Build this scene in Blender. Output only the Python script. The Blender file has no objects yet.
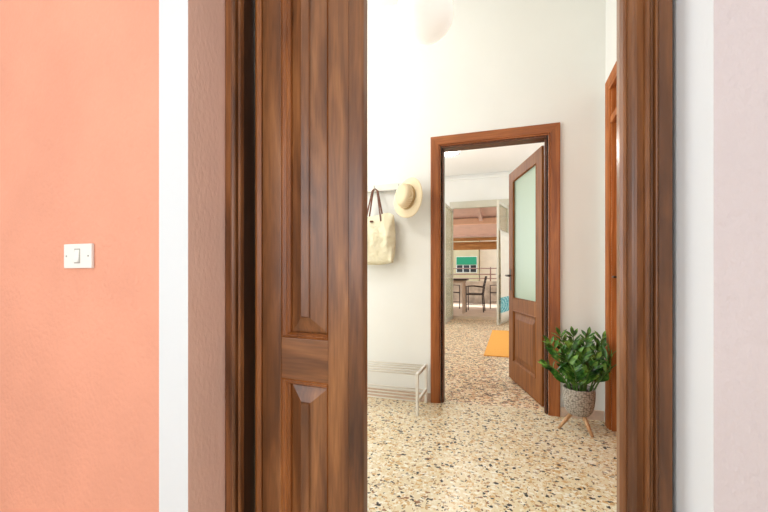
import bpy, bmesh, math, random
from math import radians as R, sin, cos, tan, pi, atan2, sqrt
from mathutils import Vector, Matrix
random.seed(7)
SC = bpy.context.scene
COL = SC.collection
CAMH = 1.1
YAW = R(18.6)
F = 380.0

# ------------------------------------------------------------------ helpers
def srgb(r, g, b):
    def f(c):
        c /= 255.0
        return c / 12.92 if c <= 0.04045 else ((c + 0.055) / 1.055) ** 2.4
    return (f(r), f(g), f(b), 1.0)

class MB:
    def __init__(s):
        s.bm = bmesh.new()
    def face(s, vs, mi=0):
        try:
            f = s.bm.faces.new(vs); f.material_index = mi; return f
        except ValueError:
            return None
    def box(s, x0, x1, y0, y1, z0, z1, bev=0.0, mi=0, mat=None):
        t = bmesh.new()
        v = [t.verts.new((x, y, z)) for x in (x0, x1) for y in (y0, y1) for z in (z0, z1)]
        for q in ((0,1,3,2), (4,6,7,5), (0,4,5,1), (2,3,7,6), (0,2,6,4), (1,5,7,3)):
            f = t.faces.new([v[i] for i in q]); f.material_index = mi
        if bev:
            bmesh.ops.bevel(t, geom=list(t.edges), offset=bev, segments=2, profile=0.6, affect='EDGES')
        if mat is not None:
            bmesh.ops.transform(t, matrix=mat, verts=t.verts)
        s.merge(t); return s
    def merge(s, t):
        t.verts.index_update()
        nv = [s.bm.verts.new(v.co) for v in t.verts]
        for f in t.faces:
            g = s.bm.faces.new([nv[v.index] for v in f.verts]); g.material_index = f.material_index; g.smooth = f.smooth
        t.free()
    def loft(s, rings, closed=True, caps=True, smooth=False, mi=0):
        rr = [[s.bm.verts.new(p) for p in r] for r in rings]
        n = len(rr[0])
        for a, b in zip(rr[:-1], rr[1:]):
            for i in range(n if closed else n - 1):
                j = (i + 1) % n
                f = s.face([a[i], a[j], b[j], b[i]], mi)
                if f: f.smooth = smooth
        if caps and closed:
            s.face(list(reversed(rr[0])), mi); s.face(rr[-1], mi)
        return s
    def tube(s, pts, r, n=10, smooth=True, mi=0, flat=1.0):
        pts = [Vector(p) for p in pts]
        rs = r if isinstance(r, (list, tuple)) else [r] * len(pts)
        rings = []
        ref = None
        for i, p in enumerate(pts):
            d = (pts[min(i + 1, len(pts) - 1)] - pts[max(i - 1, 0)]).normalized()
            if ref is None:
                ref = Vector((0, 0, 1)) if abs(d.z) < 0.9 else Vector((0, 1, 0))
            u = d.cross(ref)
            if u.length < 1e-4: u = d.cross(Vector((1, 0, 0)))
            u.normalize(); w = u.cross(d).normalized(); ref = w
            rings.append([p + u * cos(2*pi*k/n) * rs[i] + w * sin(2*pi*k/n) * rs[i] * flat for k in range(n)])
        return s.loft(rings, smooth=smooth, mi=mi)
    def lathe(s, prof, n=32, c=(0, 0, 0), smooth=True, caps=False, mi=0):
        rings = [[(c[0] + r*cos(2*pi*k/n), c[1] + r*sin(2*pi*k/n), c[2] + z) for k in range(n)] for r, z in prof]
        return s.loft(rings, caps=caps, smooth=smooth, mi=mi)
    def build(s, name, mats, parent=None, **tags):
        bmesh.ops.recalc_face_normals(s.bm, faces=s.bm.faces)
        me = bpy.data.meshes.new(name); s.bm.to_mesh(me); s.bm.free()
        for m in (mats if isinstance(mats, (list, tuple)) else [mats]): me.materials.append(m)
        o = bpy.data.objects.new(name, me); COL.objects.link(o)
        if parent is not None: o.parent = parent
        for k, v in tags.items(): o[k] = v
        return o

def empty(name, loc=(0, 0, 0), rz=0, **tags):
    o = bpy.data.objects.new(name, None); COL.objects.link(o)
    o.location = loc; o.rotation_euler = (0, 0, rz); o.empty_display_size = 0.1
    for k, v in tags.items(): o[k] = v
    return o

def tag(o, label, cat, group=None):
    o['label'] = label; o['category'] = cat
    if group: o['group'] = group
    return o

def copy_tree(o, parent=None):
    c = o.copy(); COL.objects.link(c); c.parent = parent
    for ch in [x for x in COL.objects if x.parent == o]:
        copy_tree(ch, c)
    return c

# ------------------------------------------------------------------ materials
def newmat(name):
    m = bpy.data.materials.new(name); m.use_nodes = True
    nt = m.node_tree; b = nt.nodes['Principled BSDF']
    return m, nt, b

def N(nt, t, **kw):
    n = nt.nodes.new(t)
    for k, v in kw.items(): setattr(n, k, v)
    return n

def ramp(nt, stops, interp='LINEAR'):
    r = nt.nodes.new('ShaderNodeValToRGB'); cr = r.color_ramp; cr.interpolation = interp
    while len(cr.elements) < len(stops): cr.elements.new(0.5)
    for e, (p, c) in zip(cr.elements, stops): e.position = p; e.color = c
    return r

def plain(name, col, rough=0.5, metal=0.0, noise=0.0, nscale=20, bump=0.0, bscale=60, **inp):
    m, nt, b = newmat(name)
    b.inputs['Roughness'].default_value = rough; b.inputs['Metallic'].default_value = metal
    tc = N(nt, 'ShaderNodeTexCoord')
    nz = N(nt, 'ShaderNodeTexNoise'); nz.inputs['Scale'].default_value = nscale; nz.inputs['Detail'].default_value = 4
    nt.links.new(tc.outputs['Object'], nz.inputs['Vector'])
    k = noise
    lo = tuple(max(0, c * (1 - k)) for c in col[:3]) + (1,)
    hi = tuple(min(1, c * (1 + k)) for c in col[:3]) + (1,)
    r = ramp(nt, [(0.3, lo), (0.7, hi)])
    nt.links.new(nz.outputs['Fac'], r.inputs['Fac']); nt.links.new(r.outputs['Color'], b.inputs['Base Color'])
    if bump:
        n2 = N(nt, 'ShaderNodeTexNoise'); n2.inputs['Scale'].default_value = bscale; n2.inputs['Detail'].default_value = 5
        nt.links.new(tc.outputs['Object'], n2.inputs['Vector'])
        bp = N(nt, 'ShaderNodeBump'); bp.inputs['Strength'].default_value = bump; bp.inputs['Distance'].default_value = 0.004
        nt.links.new(n2.outputs['Fac'], bp.inputs['Height']); nt.links.new(bp.outputs['Normal'], b.inputs['Normal'])
    for k2, v in inp.items(): b.inputs[k2.replace('_', ' ')].default_value = v
    return m

def wood(name, dark, mid, light, axis='z', rough=0.34, coat=0.16, stretch=9.0, bumpk=0.10):
    m, nt, b = newmat(name)
    tc = N(nt, 'ShaderNodeTexCoord'); mp = N(nt, 'ShaderNodeMapping')
    s = {'x': (1.1, stretch, stretch), 'y': (stretch, 1.1, stretch), 'z': (stretch, stretch, 1.1)}[axis]
    mp.inputs['Scale'].default_value = s
    nt.links.new(tc.outputs['Object'], mp.inputs['Vector'])
    n1 = N(nt, 'ShaderNodeTexNoise'); n1.inputs['Scale'].default_value = 1.6; n1.inputs['Detail'].default_value = 5; n1.inputs['Distortion'].default_value = 0.9
    nt.links.new(mp.outputs['Vector'], n1.inputs['Vector'])
    r = ramp(nt, [(0.25, dark), (0.5, mid), (0.75, light)])
    nt.links.new(n1.outputs['Fac'], r.inputs['Fac'])
    mp2 = N(nt, 'ShaderNodeMapping'); mp2.inputs['Scale'].default_value = tuple(9 * c if c > 2 else c * 5 for c in s)
    nt.links.new(tc.outputs['Object'], mp2.inputs['Vector'])
    n2 = N(nt, 'ShaderNodeTexNoise'); n2.inputs['Scale'].default_value = 1.5; n2.inputs['Detail'].default_value = 3
    nt.links.new(mp2.outputs['Vector'], n2.inputs['Vector'])
    r2 = ramp(nt, [(0.3, (0.74, 0.72, 0.70, 1)), (0.65, (1.05, 1.05, 1.05, 1))])
    nt.links.new(n2.outputs['Fac'], r2.inputs['Fac'])
    mx = N(nt, 'ShaderNodeMix', data_type='RGBA', blend_type='MULTIPLY'); mx.inputs[0].default_value = 1.0
    nt.links.new(r.outputs['Color'], mx.inputs[6]); nt.links.new(r2.outputs['Color'], mx.inputs[7])
    nt.links.new(mx.outputs[2], b.inputs['Base Color'])
    b.inputs['Roughness'].default_value = rough
    b.inputs['Coat Weight'].default_value = coat; b.inputs['Coat Roughness'].default_value = 0.18
    bp = N(nt, 'ShaderNodeBump'); bp.inputs['Strength'].default_value = bumpk; bp.inputs['Distance'].default_value = 0.002
    nt.links.new(n2.outputs['Fac'], bp.inputs['Height']); nt.links.new(bp.outputs['Normal'], b.inputs['Normal'])
    return m

def plaster(name, col, var=0.05, bump=0.5, scale=(90, 90, 45)):
    m, nt, b = newmat(name)
    tc = N(nt, 'ShaderNodeTexCoord'); mp = N(nt, 'ShaderNodeMapping'); mp.inputs['Scale'].default_value = scale
    nt.links.new(tc.outputs['Object'], mp.inputs['Vector'])
    n1 = N(nt, 'ShaderNodeTexNoise'); n1.inputs['Scale'].default_value = 1.0; n1.inputs['Detail'].default_value = 3
    nt.links.new(mp.outputs['Vector'], n1.inputs['Vector'])
    n2 = N(nt, 'ShaderNodeTexNoise'); n2.inputs['Scale'].default_value = 2.5; n2.inputs['Detail'].default_value = 5
    nt.links.new(tc.outputs['Object'], n2.inputs['Vector'])
    lo = tuple(c * (1 - var) for c in col[:3]) + (1,); hi = tuple(min(1, c * (1 + var)) for c in col[:3]) + (1,)
    r = ramp(nt, [(0.35, lo), (0.65, hi)])
    nt.links.new(n2.outputs['Fac'], r.inputs['Fac']); nt.links.new(r.outputs['Color'], b.inputs['Base Color'])
    b.inputs['Roughness'].default_value = 0.85
    bp = N(nt, 'ShaderNodeBump'); bp.inputs['Strength'].default_value = bump; bp.inputs['Distance'].default_value = 0.004
    nt.links.new(n1.outputs['Fac'], bp.inputs['Height']); nt.links.new(bp.outputs['Normal'], b.inputs['Normal'])
    return m

def terrazzo(name, dark=False):
    m, nt, b = newmat(name)
    tc = N(nt, 'ShaderNodeTexCoord')
    dn = N(nt, 'ShaderNodeTexNoise'); dn.inputs['Scale'].default_value = 75; dn.inputs['Detail'].default_value = 2
    nt.links.new(tc.outputs['Object'], dn.inputs['Vector'])
    sub = N(nt, 'ShaderNodeVectorMath', operation='SUBTRACT'); sub.inputs[1].default_value = (0.5, 0.5, 0.5)
    nt.links.new(dn.outputs['Color'], sub.inputs[0])
    sc = N(nt, 'ShaderNodeVectorMath', operation='SCALE'); sc.inputs['Scale'].default_value = 0.026
    nt.links.new(sub.outputs[0], sc.inputs[0])
    add = N(nt, 'ShaderNodeVectorMath', operation='ADD')
    nt.links.new(tc.outputs['Object'], add.inputs[0]); nt.links.new(sc.outputs[0], add.inputs[1])
    base = N(nt, 'ShaderNodeTexNoise'); base.inputs['Scale'].default_value = 2.2; base.inputs['Detail'].default_value = 3
    nt.links.new(tc.outputs['Object'], base.inputs['Vector'])
    br = ramp(nt, [(0.3, srgb(228, 211, 174)), (0.7, srgb(237, 224, 194))])
    nt.links.new(base.outputs['Fac'], br.inputs['Fac'])
    cur = br.outputs['Color']
    layers = [
        (70, 0.46, 0.50, [(0.0, srgb(246, 238, 220)), (0.35, srgb(216, 180, 126)), (0.72, srgb(176, 138, 96)), (0.88, srgb(112, 84, 62)), (0.95, srgb(50, 42, 36))], 0.62, (1.3, 0.8, 1)),
        (40, 0.42, 0.50, [(0.0, srgb(246, 240, 224)), (0.38, srgb(212, 172, 112)), (0.66, srgb(178, 160, 138)), (0.76, srgb(150, 104, 66)), (0.84, srgb(34, 30, 28))], 0.50, (0.75, 1.3, 1)),
        (27, 0.30, 0.5, [(0.0, srgb(240, 232, 214)), (0.30, srgb(204, 166, 112)), (0.56, srgb(150, 138, 126)), (0.64, srgb(36, 32, 30)), (0.8, srgb(18, 17, 17))], 0.24, (1.5, 0.8, 1)),
    ]
    if dark:
        brown = [(0.0, srgb(250, 240, 224)), (0.25, srgb(206, 160, 118)), (0.5, srgb(160, 118, 90)), (0.66, srgb(120, 96, 84)), (0.84, srgb(54, 44, 40))]
        layers = [(a * .62, b_, c_, brown, min(.8, e * 1.25), f) for a, b_, c_, d_, e, f in layers]
    for i, (scale, rad, _, stops, dens, st) in enumerate(layers):
        mp = N(nt, 'ShaderNodeMapping'); mp.inputs['Scale'].default_value = st
        mp.inputs['Rotation'].default_value = (0, 0, 0.6 * i); mp.inputs['Location'].default_value = (3.1 * i, 1.7 * i, 0)
        nt.links.new(add.outputs[0], mp.inputs['Vector'])
        v = N(nt, 'ShaderNodeTexVoronoi', voronoi_dimensions='2D'); v.inputs['Scale'].default_value = scale
        nt.links.new(mp.outputs[0], v.inputs['Vector'])
        sep = N(nt, 'ShaderNodeSeparateColor'); nt.links.new(v.outputs['Color'], sep.inputs[0])
        lt = N(nt, 'ShaderNodeMath', operation='LESS_THAN'); lt.inputs[1].default_value = dens
        nt.links.new(sep.outputs[1], lt.inputs[0])
        rr = N(nt, 'ShaderNodeMath', operation='MULTIPLY_ADD'); rr.inputs[1].default_value = rad * 0.6; rr.inputs[2].default_value = rad * 0.55
        nt.links.new(sep.outputs[2], rr.inputs[0])
        d = N(nt, 'ShaderNodeMath', operation='LESS_THAN')
        nt.links.new(v.outputs['Distance'], d.inputs[0]); nt.links.new(rr.outputs[0], d.inputs[1])
        mk = N(nt, 'ShaderNodeMath', operation='MULTIPLY')
        nt.links.new(lt.outputs[0], mk.inputs[0]); nt.links.new(d.outputs[0], mk.inputs[1])
        cr = ramp(nt, stops, 'CONSTANT'); nt.links.new(sep.outputs[0], cr.inputs['Fac'])
        mx = N(nt, 'ShaderNodeMix', data_type='RGBA')
        nt.links.new(mk.outputs[0], mx.inputs[0]); nt.links.new(cur, mx.inputs[6]); nt.links.new(cr.outputs['Color'], mx.inputs[7])
        cur = mx.outputs[2]
    if dark:
        hs = N(nt, 'ShaderNodeMix', data_type='RGBA', blend_type='MULTIPLY'); hs.inputs[0].default_value = 1.0; hs.inputs[7].default_value = (1.05, 0.97, 0.91, 1)
        nt.links.new(cur, hs.inputs[6]); cur = hs.outputs[2]
    nt.links.new(cur, b.inputs['Base Color'])
    b.inputs['Roughness'].default_value = 0.28
    b.inputs['Specular IOR Level'].default_value = 0.4
    return m

WD, WM, WL = srgb(74, 42, 22), srgb(126, 78, 42), srgb(166, 110, 64)
M = {}
M['wood_z'] = wood('varnished_walnut_upright', WD, WM, WL, 'z')
M['wood_dark'] = wood('dark_stained_jamb', srgb(34, 20, 12), srgb(48, 29, 17), srgb(62, 38, 22), 'z', rough=0.4, coat=0.1)  # darker walnut: shade of the jamb recess put into the colour
M['hinge_wood'] = wood('orange_brown_bead', srgb(112, 62, 26), srgb(150, 88, 40), srgb(172, 106, 52), 'z')
M['wood_x'] = wood('varnished_walnut_rail', WD, WM, WL, 'x')
HD, HM, HL = srgb(124, 64, 24), srgb(160, 90, 38), srgb(186, 112, 52)
M['hall_z'] = wood('varnished_chestnut_upright', HD, HM, HL, 'z', stretch=18, rough=.42, coat=.08)
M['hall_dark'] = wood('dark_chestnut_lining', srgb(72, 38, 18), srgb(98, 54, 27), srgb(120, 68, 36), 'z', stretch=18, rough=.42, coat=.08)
M['hall_x'] = wood('varnished_chestnut_rail', HD, HM, HL, 'x', stretch=18, rough=.42, coat=.08)
M['hall_y'] = wood('varnished_chestnut_side_rail', HD, HM, HL, 'y', stretch=18, rough=.42, coat=.08)
M['terracotta'] = plaster('terracotta_paint', srgb(238, 166, 138), 0.05, 1.0, (75, 75, 60))
M['mauve'] = plaster('mauve_brown_plaster', srgb(244, 202, 182), 0.04, 0.5)
M['pinkwhite'] = plaster('pale_pink_plaster', srgb(216, 203, 202), 0.02, 1.0, (60, 60, 45))
M['white'] = plaster('white_wall_paint', srgb(240, 240, 235), 0.01, 0.08)
M['whitetrim'] = plaster('white_gloss_band', srgb(232, 235, 237), 0.01, 0.1)
M['ceil'] = plain('ceiling_white', srgb(245, 243, 238), 0.9)
M['terrazzo'] = terrazzo('terrazzo')
M['terrazzo2'] = terrazzo('brownish_terrazzo', True)
M['base'] = plain('pinkish_skirting_stone', srgb(214, 188, 168), 0.45, noise=0.08, nscale=30)
M['plastic'] = plain('white_plastic', srgb(244, 242, 236), 0.35)
M['plastic_grey'] = plain('grey_plastic', srgb(176, 170, 160), 0.4)
M['metal_white'] = plain('white_lacquered_metal', srgb(232, 228, 218), 0.35, noise=0.02)
M['steel'] = plain('brushed_steel', srgb(190, 186, 178), 0.35, 0.8)
M['brass'] = plain('dark_bronze', srgb(70, 50, 34), 0.35, 0.8)
M['canvas'] = plain('cream_canvas', srgb(238, 230, 200), 0.9, noise=0.05, nscale=12, bump=0.9, bscale=16)
for _n in M['canvas'].node_tree.nodes:
    if _n.type == 'BUMP': _n.inputs['Distance'].default_value = 0.03
M['leather'] = plain('brown_leather', srgb(104, 58, 34), 0.55, noise=0.1)
M['alu'] = plain('cream_lacquered_metal', srgb(208, 204, 188), 0.4, noise=0.02)
M['opal'] = plain('opal_glass', srgb(246, 244, 240), 0.25, Emission_Color=(1, .97, .92, 1), Emission_Strength=0.34)
M['crystal'] = plain('crystal_white', srgb(250, 248, 242), 0.1, Emission_Color=(1, .97, .92, 1), Emission_Strength=1.2)
M['bead'] = plain('dark_crystal_bead', srgb(110, 104, 110), 0.15)
M['soil'] = plain('potting_soil', srgb(58, 42, 32), 0.95, noise=0.3, nscale=60, bump=0.8)
M['stem'] = plain('green_stem', srgb(84, 122, 52), 0.45, noise=0.1)
M['legwood'] = wood('pale_beech', srgb(186, 140, 98), srgb(208, 164, 120), srgb(224, 184, 140), 'z', rough=0.5, coat=0)

def leafmat():
    m, nt, b = newmat('glossy_green_leaf')
    oi = N(nt, 'ShaderNodeTexCoord'); nz = N(nt, 'ShaderNodeTexNoise'); nz.inputs['Scale'].default_value = 22
    nt.links.new(oi.outputs['Object'], nz.inputs['Vector'])
    r = ramp(nt, [(0.34, srgb(18, 52, 16)), (0.5, srgb(58, 116, 40)), (0.68, srgb(140, 186, 84))])
    nt.links.new(nz.outputs['Fac'], r.inputs['Fac']); nt.links.new(r.outputs['Color'], b.inputs['Base Color'])
    b.inputs['Roughness'].default_value = 0.3
    return m
M['leaf'] = leafmat()

def basketmat():
    m, nt, b = newmat('grey_woven_basket')
    tc = N(nt, 'ShaderNodeTexCoord')
    sep = N(nt, 'ShaderNodeSeparateXYZ'); nt.links.new(tc.outputs['Object'], sep.inputs[0])
    at = N(nt, 'ShaderNodeMath', operation='ARCTAN2'); nt.links.new(sep.outputs[1], at.inputs[0]); nt.links.new(sep.outputs[0], at.inputs[1])
    cmb = N(nt, 'ShaderNodeCombineXYZ')
    a = N(nt, 'ShaderNodeMath', operation='MULTIPLY'); a.inputs[1].default_value = 4.5; nt.links.new(at.outputs[0], a.inputs[0])
    z = N(nt, 'ShaderNodeMath', operation='MULTIPLY'); z.inputs[1].default_value = 60.0; nt.links.new(sep.outputs[2], z.inputs[0])
    nt.links.new(a.outputs[0], cmb.inputs[0]); nt.links.new(z.outputs[0], cmb.inputs[1])
    bk = N(nt, 'ShaderNodeTexVoronoi', voronoi_dimensions='2D'); bk.inputs['Scale'].default_value = 1.3; bk.inputs['Randomness'].default_value = 0.7
    nt.links.new(cmb.outputs[0], bk.inputs['Vector'])
    r = ramp(nt, [(0.0, srgb(198, 190, 176)), (0.4, srgb(164, 156, 144)), (0.75, srgb(112, 105, 96))])
    nt.links.new(bk.outputs['Distance'], r.inputs['Fac']); nt.links.new(r.outputs['Color'], b.inputs['Base Color'])
    b.inputs['Roughness'].default_value = 0.85
    bp = N(nt, 'ShaderNodeBump'); bp.inputs['Strength'].default_value = 0.7; bp.inputs['Distance'].default_value = 0.006; bp.invert = True
    nt.links.new(bk.outputs['Distance'], bp.inputs['Height']); nt.links.new(bp.outputs['Normal'], b.inputs['Normal'])
    return m
M['basket'] = basketmat()

def strawmat(name, c1, c2):
    m, nt, b = newmat(name)
    tc = N(nt, 'ShaderNodeTexCoord')
    w = N(nt, 'ShaderNodeTexWave', wave_type='RINGS', rings_direction='Z'); w.inputs['Scale'].default_value = 60; w.inputs['Distortion'].default_value = 1
    nt.links.new(tc.outputs['Object'], w.inputs['Vector'])
    r = ramp(nt, [(0.2, c1), (0.8, c2)]); nt.links.new(w.outputs['Fac'], r.inputs['Fac'])
    nt.links.new(r.outputs['Color'], b.inputs['Base Color']); b.inputs['Roughness'].default_value = 0.8
    bp = N(nt, 'ShaderNodeBump'); bp.inputs['Strength'].default_value = 0.2; bp.inputs['Distance'].default_value = 0.001
    nt.links.new(w.outputs['Fac'], bp.inputs['Height']); nt.links.new(bp.outputs['Normal'], b.inputs['Normal'])
    return m
M['straw'] = strawmat('natural_straw', srgb(222, 200, 160), srgb(242, 226, 194))
M['strawband'] = plain('straw_hat_band', srgb(196, 166, 116), 0.8, noise=0.15, nscale=50)

def glassy(name, col, fac_t, rough=0.3):
    m, nt, b = newmat(name)
    b.inputs['Base Color'].default_value = col; b.inputs['Roughness'].default_value = rough
    tr = N(nt, 'ShaderNodeBsdfTransparent'); tr.inputs['Color'].default_value = tuple(0.5 + 0.5 * c for c in col[:3]) + (1,)
    mx = N(nt, 'ShaderNodeMixShader'); mx.inputs[0].default_value = fac_t
    out = [n for n in nt.nodes if n.type == 'OUTPUT_MATERIAL'][0]
    nt.links.new(b.outputs[0], mx.inputs[1]); nt.links.new(tr.outputs[0], mx.inputs[2]); nt.links.new(mx.outputs[0], out.inputs['Surface'])
    return m
M['frost'] = glassy('pale_green_frosted_glass', srgb(206, 228, 204), 0.06, 0.35)
M['frost'].node_tree.nodes['Principled BSDF'].inputs['Transmission Weight'].default_value = 0.35
M['pane'] = glassy('clear_door_glass', srgb(216, 214, 190), 0.62, 0.12)

def rugmat():
    m, nt, b = newmat('orange_woven_rug')
    tc = N(nt, 'ShaderNodeTexCoord')
    w = N(nt, 'ShaderNodeTexWave', bands_direction='Y'); w.inputs['Scale'].default_value = 5; w.inputs['Distortion'].default_value = 0.5
    nt.links.new(tc.outputs['Object'], w.inputs['Vector'])
    mp = N(nt, 'ShaderNodeMapping'); mp.inputs['Scale'].default_value = (4, 120, 1); nt.links.new(tc.outputs['Object'], mp.inputs[0])
    nz = N(nt, 'ShaderNodeTexNoise'); nz.inputs['Scale'].default_value = 1; nt.links.new(mp.outputs[0], nz.inputs[0])
    ad = N(nt, 'ShaderNodeMath', operation='ADD'); nt.links.new(w.outputs['Fac'], ad.inputs[0]); nt.links.new(nz.outputs['Fac'], ad.inputs[1])
    r = ramp(nt, [(0.3, srgb(222, 144, 52)), (1.0, srgb(242, 176, 84))]); nt.links.new(ad.outputs[0], r.inputs['Fac'])
    nt.links.new(r.outputs['Color'], b.inputs['Base Color']); b.inputs['Roughness'].default_value = 0.95
    return m
M['rug'] = rugmat()

# ------------------------------------------------------------------ projection of the camera (used only to size things)
def ratio(u):
    """X/Y of the sight line through column u (world Y is the hall axis)."""
    k = (u - 384) / F
    return (-sin(YAW) + cos(YAW) * k) / (cos(YAW) + sin(YAW) * k)

# ------------------------------------------------------------------ shell
YB = 3.226            # far wall of the hall
Y0, Y1, Y2 = 0.87, 1.03, 1.16
XL, XR = -0.897, 0.3415
def struct(mb, name, mats, parent=None):
    return mb.build(name, mats, parent, kind='structure')

mb = MB().box(-4.0, 2.6, -3.2, 3.30, -0.12, 0.0); struct(mb, 'floor', M['terrazzo'])
mb = MB().box(-4.0, 2.6, 3.30, 9.44, -0.12, 0.0); struct(mb, 'floor', M['terrazzo2'])

# wall with the doorway one looks through: terracotta left, white band, mauve reveal, white reveal, pale pink right
mb = MB()
ZO = 2.5
mb.box(-2.6, XL - 0.112, Y0, Y2, 0, 3.5, mi=0)
mb.box(XL - 0.112, XL, Y0, Y1, 0, 3.5, mi=1)
mb.box(XL - 0.112, XL + 0.02, Y1, Y2, 0, 3.5, mi=1)
mb.box(XR, 1.6, Y0, Y2, 0, 3.5, mi=2)
mb.box(XL, XR, Y0, Y2, ZO, 3.5, mi=1)
o = struct(mb, 'wall_front', [M['terracotta'], M['whitetrim'], M['pinkwhite'], M['mauve'], M['white']])
for v in o.data.vertices:
    if abs(v.co.x - XR) < 1e-4 and abs(v.co.y - Y0) < 1e-4: v.co.x = 0.3575
o.data.update()
for p in o.data.polygons:
    c, n = p.center, p.normal
    if n.x > 0.9 and abs(c.x - XL) < 0.01 and c.z < ZO + 2 and c.y < Y1: p.material_index = 3
    elif n.x < -0.9 and abs(c.x - XR) < 0.02: p.material_index = 1
    elif n.y > 0.9 and c.y > 1.1: p.material_index = 4
# near room
mb = MB().box(-2.72, -2.6, -3.2, -2.2, 0, 3.5).box(-2.72, -2.6, -.4, Y2, 0, 3.5).box(-2.72, -2.6, -2.2, -.4, 0, .7).box(-2.72, -2.6, -2.2, -.4, 2.7, 3.5); struct(mb, 'wall_left', M['whitetrim'])
mb = MB().box(1.6, 1.72, -3.2, -2.2, 0, 3.5).box(1.6, 1.72, -0.4, Y2, 0, 3.5).box(1.6, 1.72, -2.2, -0.4, 0, 0.7).box(1.6, 1.72, -2.2, -0.4, 2.7, 3.5); struct(mb, 'wall_right', M['pinkwhite'])
mb = MB()
mb.box(-2.72, -2.2, -3.32, -3.2, 0, 3.5).box(0.6, 1.72, -3.32, -3.2, 0, 3.5).box(-2.2, 0.6, -3.32, -3.2, 0, 0.9).box(-2.2, 0.6, -3.32, -3.2, 2.7, 3.5)
struct(mb, 'wall_rear', M['whitetrim'])
mb = MB().box(-4.0, 2.6, -3.32, 9.5, 3.5, 3.6); struct(mb, 'ceiling', M['ceil'])
# hall
mb = MB()
mb.box(-3.3, -3.2, Y2, 1.4, 0, 3.5).box(-3.3, -3.2, 3.0, YB, 0, 3.5).box(-3.3, -3.2, 1.4, 3.0, 0, 0.6).box(-3.3, -3.2, 1.4, 3.0, 2.7, 3.5)
struct(mb, 'wall_left', M['white'])
mb = MB().box(-4.0, -3.2, Y2 - 0.1, Y2, 0, 3.5).box(-3.2, -2.6, Y2 - 0.1, Y2, 0, 3.5); struct(mb, 'wall_front', M['white'])
DX0, DX1 = -0.659, 0.353      # outer edges of the far frame
OX0, OX1, OZ = DX0 + 0.095, DX1 - 0.095, 2.19
WB = 0.12
mb = MB()
mb.box(-3.3, OX0, YB, YB + WB, 0, 3.5).box(OX1, 0.78, YB, YB + WB, 0, 3.5).box(OX0, OX1, YB, YB + WB, OZ, 3.5)
struct(mb, 'wall_back', M['white'])
XW = 0.665
SY0, SY1 = 2.2, 3.05
mb = MB()
mb.box(XW, XW + 0.12, Y2, SY0, 0, 3.5).box(XW, XW + 0.12, SY1, YB, 0, 3.5).box(XW, XW + 0.12, SY0, SY1, 2.42, 3.5)
struct(mb, 'wall_right', M['white'])
mb = MB().box(XW + 0.5, XW + 0.6, Y2, YB, 0, 3.5); struct(mb, 'wall_right', M['white'])
# skirting
mb = MB().box(-3.2, DX0, YB - 0.012, YB, 0, 0.075, 0.003); struct(mb, 'baseboard_back', M['base'])
mb = MB().box(DX1, XW - 0.012, YB - 0.012, YB, 0, 0.075, 0.003); struct(mb, 'baseboard_back', M['base'])
# second room
YF = 9.34
FX0, FX1, FZ = -1.42, -0.02, 2.72
mb = MB()
mb.box(-3.0, FX0, YF, YF + 0.14, 0, 3.5).box(FX1, 2.4, YF, YF + 0.14, 0, 3.5).box(FX0, FX1, YF, YF + 0.14, FZ, 3.5)
struct(mb, 'wall_back', M['white'])
mb = MB()
mb.box(-3.1, -3.0, YB + WB, 4.4, 0, 3.5).box(-3.1, -3.0, 8.4, YF, 0, 3.5).box(-3.1, -3.0, 4.4, 8.4, 0, 0.7).box(-3.1, -3.0, 4.4, 8.4, 2.9, 3.5)
struct(mb, 'wall_left', M['white'])
mb = MB().box(2.4, 2.5, YB + WB, 6.6, 0, 3.5).box(2.4, 2.5, 8.8, YF, 0, 3.5).box(2.4, 2.5, 6.6, 8.8, 0, .7).box(2.4, 2.5, 6.6, 8.8, 2.9, 3.5); struct(mb, 'wall_right', M['white'])
mb = MB().box(0.78, 2.5, YB, YB + WB, 0, 3.5); struct(mb, 'wall_front', M['white'])
mb = MB().box(-3.0, 2.4, YF - 0.05, YF, 3.38, 3.44, 0.008); struct(mb, 'trim_1', M['white'])

# window frames where the daylight comes in (behind the camera, left ends); right-hand ones added for fill light
def window(n, axis, a0, a1, z0, z1, pos, m):
    e = empty('window_%d' % n, (0, 0, 0), kind='structure')
    w = MB()
    def b(p, q, c, d):
        if axis == 'y': w.box(p, q, pos - 0.03, pos + 0.03, c, d, 0.004)
        else: w.box(pos - 0.03, pos + 0.03, p, q, c, d, 0.004)
    b(a0, a0 + 0.06, z0, z1); b(a1 - 0.06, a1, z0, z1); b(a0 + .06, a1 - .06, z0, z0 + 0.06); b(a0 + .06, a1 - .06, z1 - 0.06, z1)
    mid = (a0 + a1) / 2; b(mid - 0.03, mid + 0.03, z0 + .06, z1 - .06)
    w.build('window_frame', m, e)
window(1, 'y', -2.2, 0.6, 0.9, 2.7, -3.26, M['metal_white'])
window(4, 'x', -2.2, -0.4, 0.7, 2.7, 1.66, M['metal_white'])  # added, unseen: holds the fill light for the left reveal
window(2, 'x', 1.4, 3.0, 0.6, 2.7, -3.25, M['metal_white'])
window(6, 'x', -2.2, -0.4, 0.7, 2.7, -2.66, M['metal_white'])
window(5, 'x', 6.6, 8.8, 0.7, 2.9, 2.45, M['metal_white'])  # added, unseen: holds the fill light for the door curtain
window(3, 'x', 4.4, 8.4, 0.7, 2.9, -3.05, M['metal_white'])

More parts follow.
